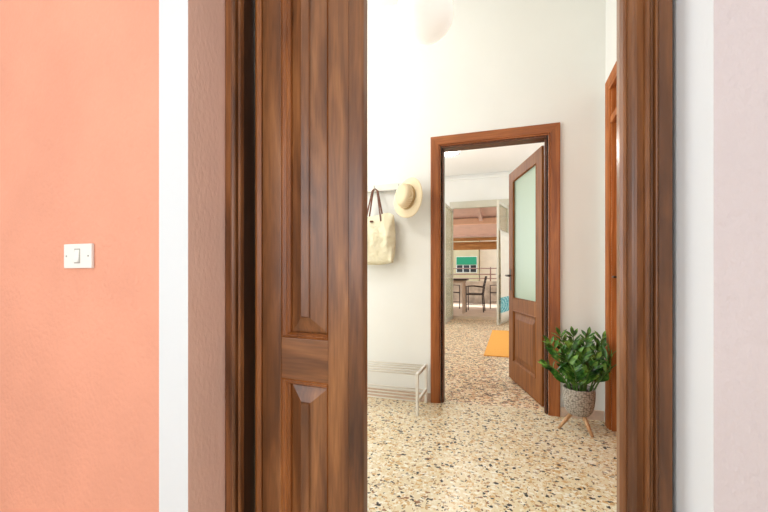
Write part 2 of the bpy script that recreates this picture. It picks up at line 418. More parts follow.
# ------------------------------------------------------------------ door casings
def casing(parent, prof, xl, xr, zt, ywall, mz, mx, sgn=-1, left_prof=None):
    """prof: (distance outwards from the inner edge, protrusion). Two jamb mouldings and a head, mitred."""
    def P(x, p, z): return (x, ywall + sgn * p, z)
    for side in (-1, 1):
        pr = left_prof if (left_prof and side < 0) else prof
        xi = xl if side < 0 else xr
        m = MB()
        ring0 = [P(xi + side * d, p, 0) for d, p in pr] ; ring1 = [P(xi + side * d, p, zt + d) for d, p in pr]
        m.loft([ring0, ring1]); m.build('jamb_moulding', mz, parent)
    m = MB()
    m.loft([[P(xl - d, p, zt + d) for d, p in prof], [P(xr + d, p, zt + d) for d, p in prof]])
    m.build('head_moulding', mx, parent)

# ---- door_1: the dark double door in front
d1 = empty('door_1', (0, 0, 0), kind='structure')
def arc(x0, p0, x1, p1, bulge, n=5):
    out = []
    for i in range(n + 1):
        t = i / n
        out.append((x0 + (x1 - x0) * t, p0 + (p1 - p0) * t + bulge * sin(pi * t)))
    return out
profR = [(0.010, -0.03), (0, -0.012), (0, 0.010)] + arc(0.003, 0.014, 0.016, 0.014, 0.006) + arc(0.018, 0.008, 0.046, 0.020, -0.006, 6) + arc(0.048, 0.026, 0.060, 0.026, 0.006) + \
        [(0.062, 0.020), (0.066, 0.020)] + arc(0.068, 0.026, 0.076, 0.024, 0.004) + [(0.080, 0.017), (0.106, 0.017), (0.108, 0.014), (0.108, -0.0)]
profR = [(d * 0.955, p * 1.15) for d, p in profR]
iR = XR - 0.1030
profL = [(0, -0.0), (0, 0.012)] + arc(0.001, 0.015, 0.010, 0.015, 0.004) + [(0.014, 0.004), (0.020, 0.004)] + arc(0.022, 0.014, 0.036, 0.018, 0.005) + \
        [(0.040, 0.016), (0.064, 0.012), (0.066, 0.010), (0.066, -0.0)]
iL = XL + 0.0015 + 0.066
casing(d1, profR, iL - 0.042, iR, 2.36, Y1, M['wood_z'], M['wood_x'], left_prof=[(d - 0.042, p) for d, p in profL])
# jamb linings (rebate)
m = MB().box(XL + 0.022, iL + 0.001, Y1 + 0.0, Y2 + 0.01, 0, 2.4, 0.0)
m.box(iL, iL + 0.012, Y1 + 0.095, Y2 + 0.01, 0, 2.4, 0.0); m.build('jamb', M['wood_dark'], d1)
m = MB().box(iR + 0.040, XR - 0.002, Y1 + 0.0, Y2 + 0.01, 0, 2.4, 0.002); m.build('jamb', M['wood_z'], d1)
m = MB().box(iL, iR + .04, Y1 + 0.0, Y2 + 0.01, 2.36, 2.49, 0.002); m.build('head', M['wood_x'], d1)

LA = R(-4.0)
hx, hy = iL + 0.004, Y1 + 0.050
leaf = empty('door_leaf', (hx, hy, 0), LA); leaf.parent = d1
def LX(u):     # where the sight line through column u meets the front of the leaf
    r = ratio(u); d = (cos(LA), sin(LA))
    # (hx + t dx) = r (hy + t dy)
    return (r * hy - hx) / (d[0] - r * d[1])
T = 0.045
zt = 2.34
wz, wx = M['wood_z'], M['wood_x']
x_bead, x_st, x_m0, x_p0, x_r0, x_r1, x_p1, x_s2, x_as, x_end, x_edge = [LX(u) for u in (255.5, 262.5, 281, 289.5, 301.5, 310, 326, 328, 350, 363.5, 364.0)]
# hinge side bead
m = MB().loft([[(x, y, z) for x, y in [(x_bead, 0.01), (x_bead, -0.002)] + [(x_bead + (x_st - 0.003 - x_bead) * t, -0.002 - 0.009 * sin(pi * t)) for t in (0.2, .4, .6, .8)] + [(x_st - 0.003, -0.002), (x_st - 0.003, 0.01)]] for z in (0.006, zt)])
m.build('hinge_bead', M['hinge_wood'], leaf)
m = MB().box(x_st, x_m0, 0, T, 0.006, zt, 0.0025); m.build('stile', wz, leaf)
m = MB().box(x_s2, x_as, 0, T, 0.006, zt, 0.002); m.build('stile', wz, leaf)
m = MB().loft([[(x_as, T, z), (x_as + .0006, 0.003, z), (x_as + 0.0012, -0.013, z), (x_as + 0.004, -0.015, z), (x_end - 0.003, -0.006, z), (x_end, -0.003, z), (x_edge, 0.002, z), (x_edge, .024, z), (x_edge - .012, .026, z), (x_edge - .012, T, z)] for z in (0.006, zt)])
m.build('meeting_strip', wz, leaf)
z_rb, z_rt = 0.760, 0.893
rails = [(0.006, 0.13), (z_rb, z_rt), (2.22, zt)]
for a, b in rails:
    m = MB().box(x_m0, x_s2, 0.001, T, a, b, 0.0025); m.build('rail', wx, leaf)
def rect_ring(x0, x1, z0, z1, y): return [(x0, y, z0), (x1, y, z0), (x1, y, z1), (x0, y, z1)]
for a, b in ((0.13, z_rb), (z_rt, 2.22)):
    # bead round the panel: two stepped beads
    m = MB()
    w1 = x_p0 - x_m0; rr = 0.006
    m.loft([rect_ring(x_m0, x_s2, a, b, 0.03), rect_ring(x_m0, x_s2, a, b, 0.001),
            rect_ring(x_m0 + w1 * .25, x_s2 - 0.0012, a + .004, b - .004, -0.003),
            rect_ring(x_m0 + w1 * .45, x_s2 - 0.0022, a + .007, b - .007, 0.003),
            rect_ring(x_m0 + w1 * .55, x_s2 - 0.0028, a + .009, b - .009, 0.003),
            rect_ring(x_m0 + w1 * .75, x_s2 - 0.004, a + .013, b - .013, 0.000),
            rect_ring(x_m0 + w1 * .95, x_p1 + 0.001, a + .017, b - .017, 0.008),
            rect_ring(x_p0, x_p1, a + .018, b - .018, 0.022)], caps=False)
    m.build('panel_moulding', M['hinge_wood'], leaf)
    m = MB()
    bz = 0.05
    m.loft([rect_ring(x_p0, x_p1, a + .018, b - .018, 0.030), rect_ring(x_p0, x_p1, a + .018, b - .018, 0.016),
            rect_ring(x_p0 + .004, x_p1 - .004, a + .022, b - .022, 0.014),
            rect_ring(x_r0 - .001, x_r1 + .001, a + .018 + bz, b - .018 - bz, 0.000),
            rect_ring(x_r0, x_r1, a + .019 + bz, b - .019 - bz, -0.004),
            rect_ring(x_r0 + .003, x_r1 - .003, a + .022 + bz, b - .022 - bz, -0.007)])
    m.build('raised_panel', wz, leaf)

# ---- door_2: far frame and half-glazed leaf
d2 = empty('door_2', (0, 0, 0), kind='structure')
prof2 = [(0, -0.0), (0, 0.010), (0.002, 0.013), (0.007, 0.014), (0.009, 0.010), (0.011, 0.010), (0.014, 0.017), (0.078, 0.022), (0.082, 0.021), (0.084, 0.018), (0.084, 0)]
ci0, ci1, ciz = DX0 + 0.084, DX1 - 0.084, 2.186
casing(d2, prof2, ci0, ci1, ciz, YB, M['hall_z'], M['hall_x'])
prof2b = [(d, p) for d, p in prof2]
casing(d2, prof2b, ci0, ci1, ciz, YB + WB, M['hall_z'], M['hall_x'], sgn=1)
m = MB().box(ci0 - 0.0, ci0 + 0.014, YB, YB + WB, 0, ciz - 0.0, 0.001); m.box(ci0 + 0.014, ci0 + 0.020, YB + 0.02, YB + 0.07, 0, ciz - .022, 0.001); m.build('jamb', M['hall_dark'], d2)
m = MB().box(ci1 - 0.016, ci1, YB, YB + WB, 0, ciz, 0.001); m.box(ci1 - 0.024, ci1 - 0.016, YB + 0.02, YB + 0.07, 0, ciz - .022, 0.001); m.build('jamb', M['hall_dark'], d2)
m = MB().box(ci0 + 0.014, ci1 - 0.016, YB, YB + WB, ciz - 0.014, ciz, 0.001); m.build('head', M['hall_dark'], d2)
M['leafwood'] = wood('chestnut_door_leaf', srgb(116, 68, 28), srgb(144, 88, 40), srgb(166, 106, 52), 'z', stretch=18, rough=.55, coat=0)
M['door3'] = wood('orange_chestnut', srgb(150, 82, 36), srgb(184, 108, 52), srgb(206, 130, 72), 'z', stretch=18, rough=.6, coat=0)
for k_ in ('leafwood', 'door3'): M[k_].node_tree.nodes['Principled BSDF'].inputs['Specular IOR Level'].default_value = .25
# leaf
fx, fy = 0.232, YB + WB + 0.028
gx, gy = -0.030, 4.245
L2 = sqrt((gx - fx) ** 2 + (gy - fy) ** 2); A2 = atan2(gy - fy, gx - fx)
leaf2 = empty('door_leaf', (fx, fy, 0), A2); leaf2.parent = d2      # local +x along leaf, local +y faces the left
T2 = 0.04
s1, s2 = 0.125, L2 - 0.135
m = MB().box(0, s1, -T2, 0, 0.012, 2.155, 0.002); m.build('stile', M['leafwood'], leaf2)
m = MB().box(s2, L2, -T2, 0, 0.012, 2.155, 0.002); m.build('stile', M['leafwood'], leaf2)
for a, b in ((0.012, 0.20), (0.735, 0.850), (2.055, 2.155)):
    m = MB().box(s1, s2, -T2, 0, a, b, 0.002); m.build('rail', M['leafwood'], leaf2)
g = MB().box(s1 + 0.001, s2 - 0.001, -0.026, -0.018, 0.851, 2.054); g.build('glass_panel', M['frost'], leaf2)
m = MB()
def fr(x0, x1, z0, z1, y0, y1, w): 
    m.loft([rect_ring(x0, x1, z0, z1, y0), rect_ring(x0 + w * .4, x1 - w * .4, z0 + w * .4, z1 - w * .4, y1), rect_ring(x0 + w, x1 - w, z0 + w, z1 - w, y0 - 0.012)], caps=False)
fr(s1, s2, 0.850, 2.055, 0.0, 0.003, 0.012); m.build('glazing_bead', M['leafwood'], leaf2)
m = MB(); fr(s1, s2, 0.20, 0.735, 0.0, 0.004, 0.02); m.build('panel_moulding', M['leafwood'], leaf2)
m = MB()
m.loft([rect_ring(s1, s2, .20, .735, -0.03), rect_ring(s1 + .02, s2 - .02, .22, .715, -0.014), rect_ring(s1 + .04, s2 - .04, .24, .695, -0.014), rect_ring(s1 + .085, s2 - .085, .285, .65, -0.002), rect_ring(s1 + .09, s2 - .09, .29, .645, -0.002)])
m.build('raised_panel', M['leafwood'], leaf2)
m = MB().box(L2 - 0.085, L2 - 0.045, 0.0, 0.006, 0.93, 1.15, 0.002)
m.tube([(L2 - 0.065, 0.0, 1.085), (L2 - 0.065, 0.052, 1.085)], 0.009)
m.tube([(L2 - 0.065, 0.050, 1.085), (L2 - 0.085, 0.056, 1.085), (L2 - 0.18, 0.056, 1.080), (L2 - 0.19, 0.05, 1.08)], 0.009)
m.build('lever_handle', M['brass'], leaf2, label='dark bronze lever handle')

# ---- door_3: door on the right wall of the hall, seen edge-on
d3 = empty('door_3', (XW, 0, 0), R(-90), kind='structure')   # local x = -world y, local y = world x
def wy(y): return -y
prof3 = [(0, 0), (0, 0.012), (0.004, 0.016), (0.014, 0.016), (0.018, 0.012), (0.026, 0.018), (0.084, 0.022), (0.09, 0.018), (0.09, 0)]
casing(d3, prof3, -SY1, -SY0, 2.40, 0.0, M['door3'], M['door3'])
m = MB().box(-SY1, -SY1 + 0.02, 0, 0.12, 0, 2.40, 0.001); m.build('jamb', M['door3'], d3)
m = MB().box(-SY0 - 0.02, -SY0, 0, 0.12, 0, 2.40, 0.001); m.build('jamb', M['door3'], d3)
m = MB().box(-SY1, -SY0, 0, 0.12, 2.40, 2.42, 0.001); m.build('head', M['door3'], d3)
m = MB().box(-SY1 + 0.02, -SY0 - 0.02, -0.012, 0.10, 2.155, 2.205, 0.006); m.build('transom_bar', M['door3'], d3)
m = MB().box(-SY1 + 0.02, -SY0 - 0.02, 0.045, 0.07, 2.205, 2.40, 0.001); m.build('transom_panel', M['door3'], d3)
lf = MB().box(-SY1 + 0.022, -SY0 - 0.022, 0.035, 0.075, 0.01, 2.153, 0.002).build('door_leaf', M['door3'], d3)
for z0, z1 in ((0.22, 0.85), (1.0, 2.02)):
    m = MB(); m.loft([rect_ring(-SY1 + .14, -SY0 - .14, z0, z1, 0.035), rect_ring(-SY1 + .15, -SY0 - .15, z0 + .01, z1 - .01, 0.027), rect_ring(-SY1 + .2, -SY0 - .2, z0 + .06, z1 - .06, 0.031)])
    m.build('raised_panel', M['door3'], lf)
m = MB().box(-SY1 + .05, -SY1 + .08, 0.029, 0.036, 0.95, 1.15, 0.002).tube([(-SY1 + .065, 0.03, 1.08), (-SY1 + .065, -0.005, 1.08), (-SY1 + .17, -0.01, 1.08)], 0.008)
m.build('lever_handle', M['brass'], lf, label='dark bronze lever handle')

# ------------------------------------------------------------------ light switch
SX = (ratio(67) + ratio(94.5)) / 2 * Y0
sw = empty('light_switch', (SX, Y0, 1.159))
tag(sw, 'white rectangular light switch plate on the terracotta wall', 'light switch')
hw = (ratio(92) - ratio(64.5)) / 2 * Y0
MB().box(-hw, hw, -0.010, 0.0, -0.040, 0.040, 0.003).build('plate', M['plastic'], sw)
m = MB()
m.loft([[(-0.011, -0.010, z), (0.011, -0.010, z), (0.011, y, z), (-0.011, y, z)] for z, y in ((-0.021, -0.010), (-0.020, -0.017), (0.0, -0.013), (0.020, -0.0115), (0.021, -0.010))])
m.build('rocker', M['plastic'], sw)
MB().box(-0.0135, 0.0135, -0.0108, -0.009, -0.024, 0.024, 0.0004).build('rocker_surround', M['plastic_grey'], sw, label='thin grey line around the rocker')
for sx in (-1, 1):
    t = MB(); t.lathe([(0.0, -0.0), (0.003, 0.0), (0.0028, 0.0012), (0.0, 0.0012)], 12)
    o = t.build('screw', M['plastic_grey'], sw, label='small grey screw'); o.location = (sx * hw * .78, -0.010, 0.0); o.rotation_euler = (R(90), 0, 0)

# ------------------------------------------------------------------ coat rack, bag, hat
ra = empty('coat_rack', (-1.22, YB, 1.868))
tag(ra, 'white wall mounted coat rack rail behind the tote bag', 'coat rack')
MB().box(-0.40, 0.33, -0.018, 0.0, -0.030, 0.032, 0.003).build('backboard', M['metal_white'], ra)
MB().box(-0.40, 0.33, -0.036, -0.018, -0.034, -0.024, 0.002).build('lower_rail', M['steel'], ra)
def hook(x):
    m = MB().tube([(x, -0.018, -0.018), (x, -0.05, -0.022), (x, -0.085, -0.020), (x, -0.100, 0.005)], 0.005)
    m.tube([(x, -0.03, -0.020), (x, -0.04, -0.042), (x, -0.055, -0.046), (x, -0.062, -0.032)], 0.004)
    m.build('hook', M['steel'], ra)
for x in (-0.33, -0.13, 0.076, 0.30): hook(x)

# tote bag
BXc, BY, BZ = -1.150, YB - 0.078, 1.40
bag = empty('tote_bag', (BXc, BY, BZ))
tag(bag, 'cream canvas tote bag with brown leather handles hanging from the coat rack', 'bag')
m = MB()
rings = []
nz_, nn = 16, 40
rnd = random.Random(3)
for i in range(nz_ + 1):
    t = i / nz_
    z = -0.20 + 0.40 * t
    w = 0.182 + 0.012 * sin(pi * t) - 0.010 * max(0, 0.12 - t) * 8
    d = 0.052 * sin(pi * min(1, (t * 0.75 + 0.12))) + 0.012
    if i == nz_: d *= .75
    ring = []
    for k in range(nn):
        a = 2 * pi * k / nn
        ca, sa = cos(a), sin(a)
        x = w * math.copysign(abs(ca) ** 0.6, ca); y = d * math.copysign(abs(sa) ** 0.8, sa)
        if y < 0: y += -0.011 * sin(x * 46 + t * 3) * (1 - .3 * t) - 0.008 * sin(x * 85 - t * 7) + 0.006 * sin(t * 14 + x * 20)
        zz = z + (0.018 * sin(ca * 2.6) * t + (-0.022 * (abs(ca) ** 3) + 0.01) * t - (0.02 * (1 - abs(ca)) if t < .06 else 0))
        if t > 0.9 and ca > 0.5: zz += 0.008
        ring.append((x, y, zz))
    rings.append(ring)
m.loft(rings, smooth=True, caps=False)
m.face([m.bm.verts[i] for i in []]) if False else None
m.bm.verts.ensure_lookup_table()
m.face([m.bm.verts[k] for k in range(nn)])
m.face([m.bm.verts[nz_ * nn + k] for k in range(nn)])
body = m.build('bag_body', M['canvas'], bag)
for (yo, yb) in ((-0.004, -0.048), (0.014, 0.030)):
    m = MB()
    pts = []
    ax = 0.024
    for t in [i / 18 for i in range(19)]:
        if t < .45: q = t / .45; x = -0.072 + (0.050) * q; z = 0.155 + 0.282 * q
        elif t > .55: q = (1 - t) / .45; x = 0.072 - (0.050) * q; z = 0.155 + 0.282 * q
        else: x = -0.022 * cos(pi * (t - .45) / .1); z = 0.437 + 0.016 * sin(pi * (t - .45) / .1)
        yy = yo + (yb - yo) * max(0, 1 - (z - .155) / .282)
        pts.append((x + 0.006, yy, z))
    rg = [[(x - .007, y - .002, z), (x + .007, y - .002, z), (x + .007, y + .002, z), (x - .007, y + .002, z)] for x, y, z in pts]
    m.loft(rg); m.build('handle', M['leather'], bag, label='brown leather handle')
MB().box(-0.016, 0.010, -0.072, -0.052, 0.148, 0.162, 0.002).build('maker_tag', M['leather'], bag, label='tiny dark brown tag')

# straw hat: brim, crown, band; hangs tilted on the last hook
hat = empty('straw_hat', (-0.826, YB - 0.152, 1.742))
hat.rotation_euler = (R(90), 0, R(-40))
hat.rotation_euler = (R(82), R(0), R(-20))
tag(hat, 'straw sun hat with round crown hung at the right end of the coat rack', 'hat')
m = MB()
R1, R2, n = 0.088, 0.172, 48
top = []; bot = []
def brimz(r, a): 
    t = (r - R1) / (R2 - R1)
    return 0.006 * sin(2 * a + .6) * t - 0.014 * t * t + .022 * t * max(0, cos(a - 0.4))
rr_ = [R1 + (R2 - R1) * i / 7 for i in range(8)]
rings = [[(r * .88 * cos(2*pi*k/n), r * sin(2*pi*k/n) * 1.0, brimz(r, 2*pi*k/n)) for k in range(n)] for r in rr_]
rings += [[(r * .88 * cos(2*pi*k/n), r * sin(2*pi*k/n) * 1.0, brimz(r, 2*pi*k/n) - 0.003) for k in range(n)] for r in reversed(rr_)]
m.loft(rings, caps=False, smooth=True); m.build('brim', M['straw'], hat)
m = MB()
prof = [(0.090, -0.002), (0.090, 0.025), (0.088, 0.05), (0.084, 0.072), (0.074, 0.088), (0.058, 0.096), (0.03, 0.095), (0.001, 0.092)]
rings = [[(r * .84 * cos(2*pi*k/n), r * sin(2*pi*k/n) * 1.15, z - 0) for k in range(n)] for r, z in prof]
m.loft(rings, caps=True, smooth=True); m.build('crown', M['straw'], hat)
m = MB(); m.lathe([(0.0905, 0.002), (0.0925, 0.004), (0.092, 0.026), (0.0905, 0.028)], n); 
for v in m.bm.verts: v.co.y *= 1.15; v.co.x *= .84
m.build('hat_band', M['strawband'], hat, label='darker straw band')

# ------------------------------------------------------------------ bench
be = empty('shoe_bench', (-0.685, 0, 0))
tag(be, 'low white metal shoe bench with slatted seat and lower shelf', 'bench')
BL = 0.86
def end_frame(x):
    m = MB().box(x - 0.022, x, 2.862, 2.888, 0.0, 0.330, 0.004)
    m.box(x - 0.022, x, 3.178, 3.204, 0.0, 0.330, 0.004)
    m.build('leg_frame_upright', M['metal_white'], be)
for x in (0.0, -BL + 0.022):
    for y in (2.862, 3.178):
        MB().box(x - 0.022, x, y, y + 0.026, 0.0, 0.332, 0.004).build('leg', M['metal_white'], be)
    for z in (0.306, 0.098):
        MB().box(x - 0.021, x - .001, 2.888, 3.178, z, z + 0.026, 0.003).build('side_rail', M['metal_white'], be)
for z in (0.319, 0.111):
    for i in range(5):
        y = 2.878 + i * 0.077
        y = min(y, 3.188)
        MB().tube([(-0.022 if 0 < i < 4 else -0.02, y, z), (-BL + 0.022, y, z)], 0.0056, 10).build('seat_bar' if z > .2 else 'shelf_bar', M['metal_white'], be)

# ------------------------------------------------------------------ potted plant
PX, PY = 0.452, 3.005
pl = empty('potted_plant', (PX, PY, 0))
tag(pl, 'green leafy plant in a grey woven basket on splayed wooden legs', 'plant')
m = MB()
po = [(0.0, 0.098), (0.045, 0.099), (0.075, 0.108), (0.093, 0.130), (0.104, 0.165), (0.111, 0.21), (0.113, 0.26), (0.111, 0.290), (0.108, 0.294), (0.104, 0.290), (0.103, 0.255), (0.100, 0.20), (0.0, 0.19)]
pr = []
for (a, b), (c, d) in zip(po[:-1], po[1:]):
    for k in range(3): pr.append((a + (c - a) * k / 3, b + (d - b) * k / 3))
pr.append(po[-1])
m.lathe([(max(r * .93, 0.0005), z) for r, z in pr], 44); m.build('basket', M['basket'], pl, label='grey woven basket')
m = MB(); m.lathe([(0.001, 0.268), (0.04, 0.270), (0.08, 0.266), (0.095, 0.258)], 30); m.build('soil', M['soil'], pl)
for a in (-64, -163, 62):
    ca, sa = cos(R(a)), sin(R(a))
    m = MB().tube([(0.045 * ca, 0.045 * sa, 0.118), (0.145 * ca, 0.145 * sa, 0.0)], [0.015, 0.010], 12)
    m.build('leg', M['legwood'], pl, label='splayed pale wooden leg')

def leaflet(mb, base, d, up, L, W):
    d = d.normalized(); side = d.cross(up)
    if side.length < 1e-3: side = d.cross(Vector((1, 0, 0)))
    side.normalize(); nrm = side.cross(d).normalized()
    prof = [(0, 0.05), (0.12, .45), (0.3, .88), (0.5, 1.0), (0.7, .85), (0.87, .45), (1.0, 0.03)]
    L_, C_, R_, = [], [], []
    bm = mb.bm
    for t, w in prof:
        c = base + d * (L * t) + nrm * (-0.12 * L * t * t)
        C_.append(bm.verts.new(c - nrm * 0.0025)); L_.append(bm.verts.new(c - side * W * w + nrm * 0.10 * W)); R_.append(bm.verts.new(c + side * W * w + nrm * 0.10 * W))
    for i in range(len(prof) - 1):
        for a, b in ((L_, C_), (C_, R_)):
            f = bm.faces.new([a[i], b[i], b[i + 1], a[i + 1]]); f.smooth = True
rnd = random.Random(11)
right = Vector((cos(YAW), sin(YAW), 0)); fwd = Vector((-sin(YAW), cos(YAW), 0))
# (sideways lean, depth lean, height)
stems0 = [(-0.25, -0.04, 0.22), (-0.21, 0.02, 0.37), (-0.15, -0.08, 0.30), (-0.12, 0.05, 0.42), (-0.07, -0.02, 0.36), (-0.03, -0.10, 0.30), (-0.02, 0.07, 0.42),
         (0.03, -0.02, 0.39), (0.06, -0.09, 0.27), (0.08, 0.05, 0.42), (0.12, -0.04, 0.36), (0.155, 0.0, 0.41), (0.20, -0.10, 0.34), (0.25, -0.17, 0.31), (0.23, -0.08, 0.24), (-0.11, -0.12, 0.20), (0.01, -0.14, 0.22)]
for (sx, sd, h) in [(a + .012, b, c * .93) for a, b, c in stems0]:
    lean = right * sx + fwd * sd
    b0 = Vector((0, 0, 0.262)) + lean * 0.28
    tip = Vector((0, 0, 0.262 + h)) + lean * 1.0
    ctrl = Vector((0, 0, 0.262 + h * 0.62)) + lean * 0.45
    pts = [b0 * (1 - t) ** 2 + ctrl * 2 * t * (1 - t) + tip * t * t for t in [i / 12 for i in range(13)]]
    so = MB().tube(pts, [0.0062 - 0.004 * i / 12 for i in range(13)], 7).build('stem', M['stem'], pl)
    lm = MB()
    n = 7
    for j in range(n):
        t = 0.26 + 0.70 * j / (n - 1)
        k = t * 12; i0 = min(int(k), 11); p = pts[i0].lerp(pts[i0 + 1], k - i0)
        ax = (pts[i0 + 1] - pts[i0]).normalized()
        sgn = 1 if j % 2 else -1
        sd_ = (right * cos(rnd.uniform(-.5, .5)) + fwd * rnd.uniform(-.8, .5)).normalized() * sgn
        L = 0.088 * (0.8 + 0.4 * sin(pi * t)) * rnd.uniform(.85, 1.1)
        for q in (sgn, -sgn):
            dd = ax * rnd.uniform(.75, 1.1) + sd_ * q * sgn * rnd.uniform(.65, .95)
            upv = Vector((rnd.uniform(-.5, .5), -0.6 + rnd.uniform(-.4, .4), 0.7))
            leaflet(lm, p, dd, upv, L, L * 0.155)
    leaflet(lm, pts[-1], (pts[-1] - pts[-2]), Vector((0.2, -0.7, .5)), 0.07, 0.014)
    # keep the leaves in front of the wall
    for v in lm.bm.verts:
        if v.co.y > YB - PY - 0.012: v.co.y = YB - PY - 0.012 - 0.1 * 0
        if v.co.x > XW - PX - 0.03: v.co.x = XW - PX - 0.03
    lo = lm.build('leaflets', M['leaf'], so)

# ------------------------------------------------------------------ hall pendant
pe = empty('pendant_lamp', (-0.455, 2.06, 3.52))
tag(pe, 'white opal glass globe pendant lamp high in the white hall', 'lamp')
m = MB(); m.lathe([(0.001, 0), (0.05, 0), (0.05, -0.012), (0.02, -0.03), (0.001, -0.032)], 24); m.build('ceiling_rose', M['metal_white'], pe)
MB().tube([(0, 0, -0.03), (0, 0, -0.82)], 0.004).build('cord', M['metal_white'], pe)
m = MB(); m.lathe([(0.001, 0.0), (0.035, 0.0), (0.04, -0.04), (0.03, -0.045), (.001, -.045)], 24, (0, 0, -0.80)); m.build('lamp_holder', M['metal_white'], pe)
m = MB(); m.lathe([(max(.001, 0.158 * sin(pi * i / 24)), 0.148 * cos(pi * i / 24)) for i in range(25)], 40, (0, 0, -0.985)); m.build('globe', M['opal'], pe)

# ------------------------------------------------------------------ second room: ceiling lamp, rug
cl = empty('ceiling_lamp', (-0.99, 6.3, 3.5))
tag(cl, 'round white ceiling lamp edged with dark beads beyond the far doorway', 'lamp')
MB().lathe([(0.001, 0), (0.06, 0), (0.06, -0.02), (0.012, -0.03), (0.012, -0.30), (0.001, -0.30)], 24).build('lamp_stem', M['metal_white'], cl)
MB().lathe([(0.001, -0.30), (0.11, -0.31), (0.20, -0.335), (0.205, -0.36), (0.16, -0.40), (0.08, -0.43), (0.001, -0.44)], 36).build('lamp_shade', M['crystal'], cl)
for k in range(20):
    a = 2 * pi * k / 20
    for rr2, zz2, s_ in ((0.208, -0.325, .011), (0.165, -0.412, .013)):
        m = MB(); m.lathe([(max(.0004, s_ * sin(pi * i / 6)), s_ * cos(pi * i / 6)) for i in range(7)], 8)
        o = m.build('bead', M['bead'], cl); o.location = (rr2 * cos(a), rr2 * sin(a), zz2)
rg_ = MB().box(-0.36, 1.3, 5.27, 7.7, 0.0, 0.010, 0.003).build('rug', M['rug'])
tag(rg_, 'orange woven rug on the terrazzo floor behind the glazed wooden door', 'rug')

# ------------------------------------------------------------------ french door to the terrace
d4 = empty('door_4', (0, 0, 0), kind='structure')
al = M['alu']
MB().box(FX0, FX0 + 0.05, YF - 0.03, YF + 0.05, 0, FZ, 0.004).build('jamb', al, d4)
MB().box(FX1 - 0.05, FX1, YF - 0.03, YF + 0.05, 0, FZ, 0.004).build('jamb', al, d4)
MB().box(FX0 + .05, FX1 - .05, YF + 0.0, YF + 0.05, FZ - 0.03, FZ, 0.004).build('head_rail', al, d4)
MB().box(FX0 - .02, FX1 + .02, YF - 0.045, YF + 0.0, FZ - 0.03, FZ + .13, 0.004).build('head', al, d4)
def fleaf(hx, hy, ang, L, label):
    e = empty('door_leaf', (hx, hy, 0), ang); e.parent = d4
    H0, H1 = 0.02, FZ - 0.06
    for x0, x1 in ((0, 0.055), (L - 0.065, L)):
        MB().box(x0, x1, -0.02, 0.02, H0, H1, 0.003).build('stile', al, e)
    for z0, z1 in ((H0, H0 + 0.10), (1.02, 1.08), (H1 - 0.06, H1)):
        MB().box(0.055, L - 0.065, -0.018, 0.018, z0, z1, 0.003).build('rail', al, e)
    MB().box(0.055, L - 0.065, -0.004, 0.004, H0 + .1, 1.02).build('glass_panel', M['pane'], e)
    MB().box(0.055, L - 0.065, -0.004, 0.004, 1.08, H1 - .06).build('glass_panel', M['pane'], e)
    MB().box(L - .045, L - .02, -0.030, -.02, 1.0, 1.2, 0.003).tube([(L - .03, -.03, 1.1), (L - .03, -.06, 1.1), (L - .12, -.062, 1.1)], .007).build('handle', M['steel'], e)
    return e
fleaf(-1.37, YF - 0.04, R(-92), 0.98, '')
RA = atan2(8.42 - (YF - 0.05), -0.285 + 0.09)
fleaf(-0.09, YF - 0.05, RA, 0.90, '')

def curtmat():
    m, nt, b = newmat('white_curtain_with_turquoise_motif')
    tc = N(nt, 'ShaderNodeTexCoord'); sep = N(nt, 'ShaderNodeSeparateXYZ'); nt.links.new(tc.outputs['Object'], sep.inputs[0])
    # turquoise band between two heights, with a rosette inside
    def band(lo, hi):
        a = N(nt, 'ShaderNodeMath', operation='GREATER_THAN'); a.inputs[1].default_value = lo; nt.links.new(sep.outputs[2], a.inputs[0])
        c = N(nt, 'ShaderNodeMath', operation='LESS_THAN'); c.inputs[1].default_value = hi; nt.links.new(sep.outputs[2], c.inputs[0])
        d = N(nt, 'ShaderNodeMath', operation='MULTIPLY'); nt.links.new(a.outputs[0], d.inputs[0]); nt.links.new(c.outputs[0], d.inputs[1]); return d
    bd = band(0.27, 0.60)
    mp = N(nt, 'ShaderNodeMapping'); mp.inputs['Location'].default_value = (-0.60, 0, -0.435); mp.inputs['Scale'].default_value = (.55, 0, 1)
    nt.links.new(tc.outputs['Object'], mp.inputs[0])
    w = N(nt, 'ShaderNodeTexWave', wave_type='RINGS', rings_direction='SPHERICAL'); w.inputs['Scale'].default_value = 10; w.inputs['Distortion'].default_value = 5; w.inputs['Detail Scale'].default_value = 6
    nt.links.new(mp.outputs[0], w.inputs['Vector'])
    r = ramp(nt, [(0.3, srgb(70, 166, 184)), (0.6, srgb(168, 216, 220))]); nt.links.new(w.outputs['Fac'], r.inputs['Fac'])
    mx = N(nt, 'ShaderNodeMix', data_type='RGBA'); mx.inputs[6].default_value = srgb(240, 234, 222)
    nt.links.new(bd.outputs[0], mx.inputs[0]); nt.links.new(r.outputs['Color'], mx.inputs[7])
    nt.links.new(mx.outputs[2], b.inputs['Base Color']); b.inputs['Roughness'].default_value = 0.9
    return m
ca = RA
cu = empty('door_curtain', (-0.09 - sin(RA) * (-0.0), YF - 0.05, 0), RA)
tag(cu, 'white door curtain with turquoise rosette band on the right terrace door', 'curtain')
m = MB(); fr_, bk_ = [], []
K = 60
rings = []
for j, z in enumerate([0.07 + (2.02 - 0.07) * q / 10 for q in range(11)]):
    pts = []
    for k in range(K + 1):
        x = 0.06 + 0.84 * k / K
        pts.append((x, 0.055 + 0.020 * sin(k * 0.55 + .15 * j), z))
    pts2 = [(x, y + 0.003, z) for x, y, z in reversed(pts)]
    rings.append(pts + pts2)
m.loft(rings, smooth=True); m.build('curtain_cloth', curtmat(), cu)
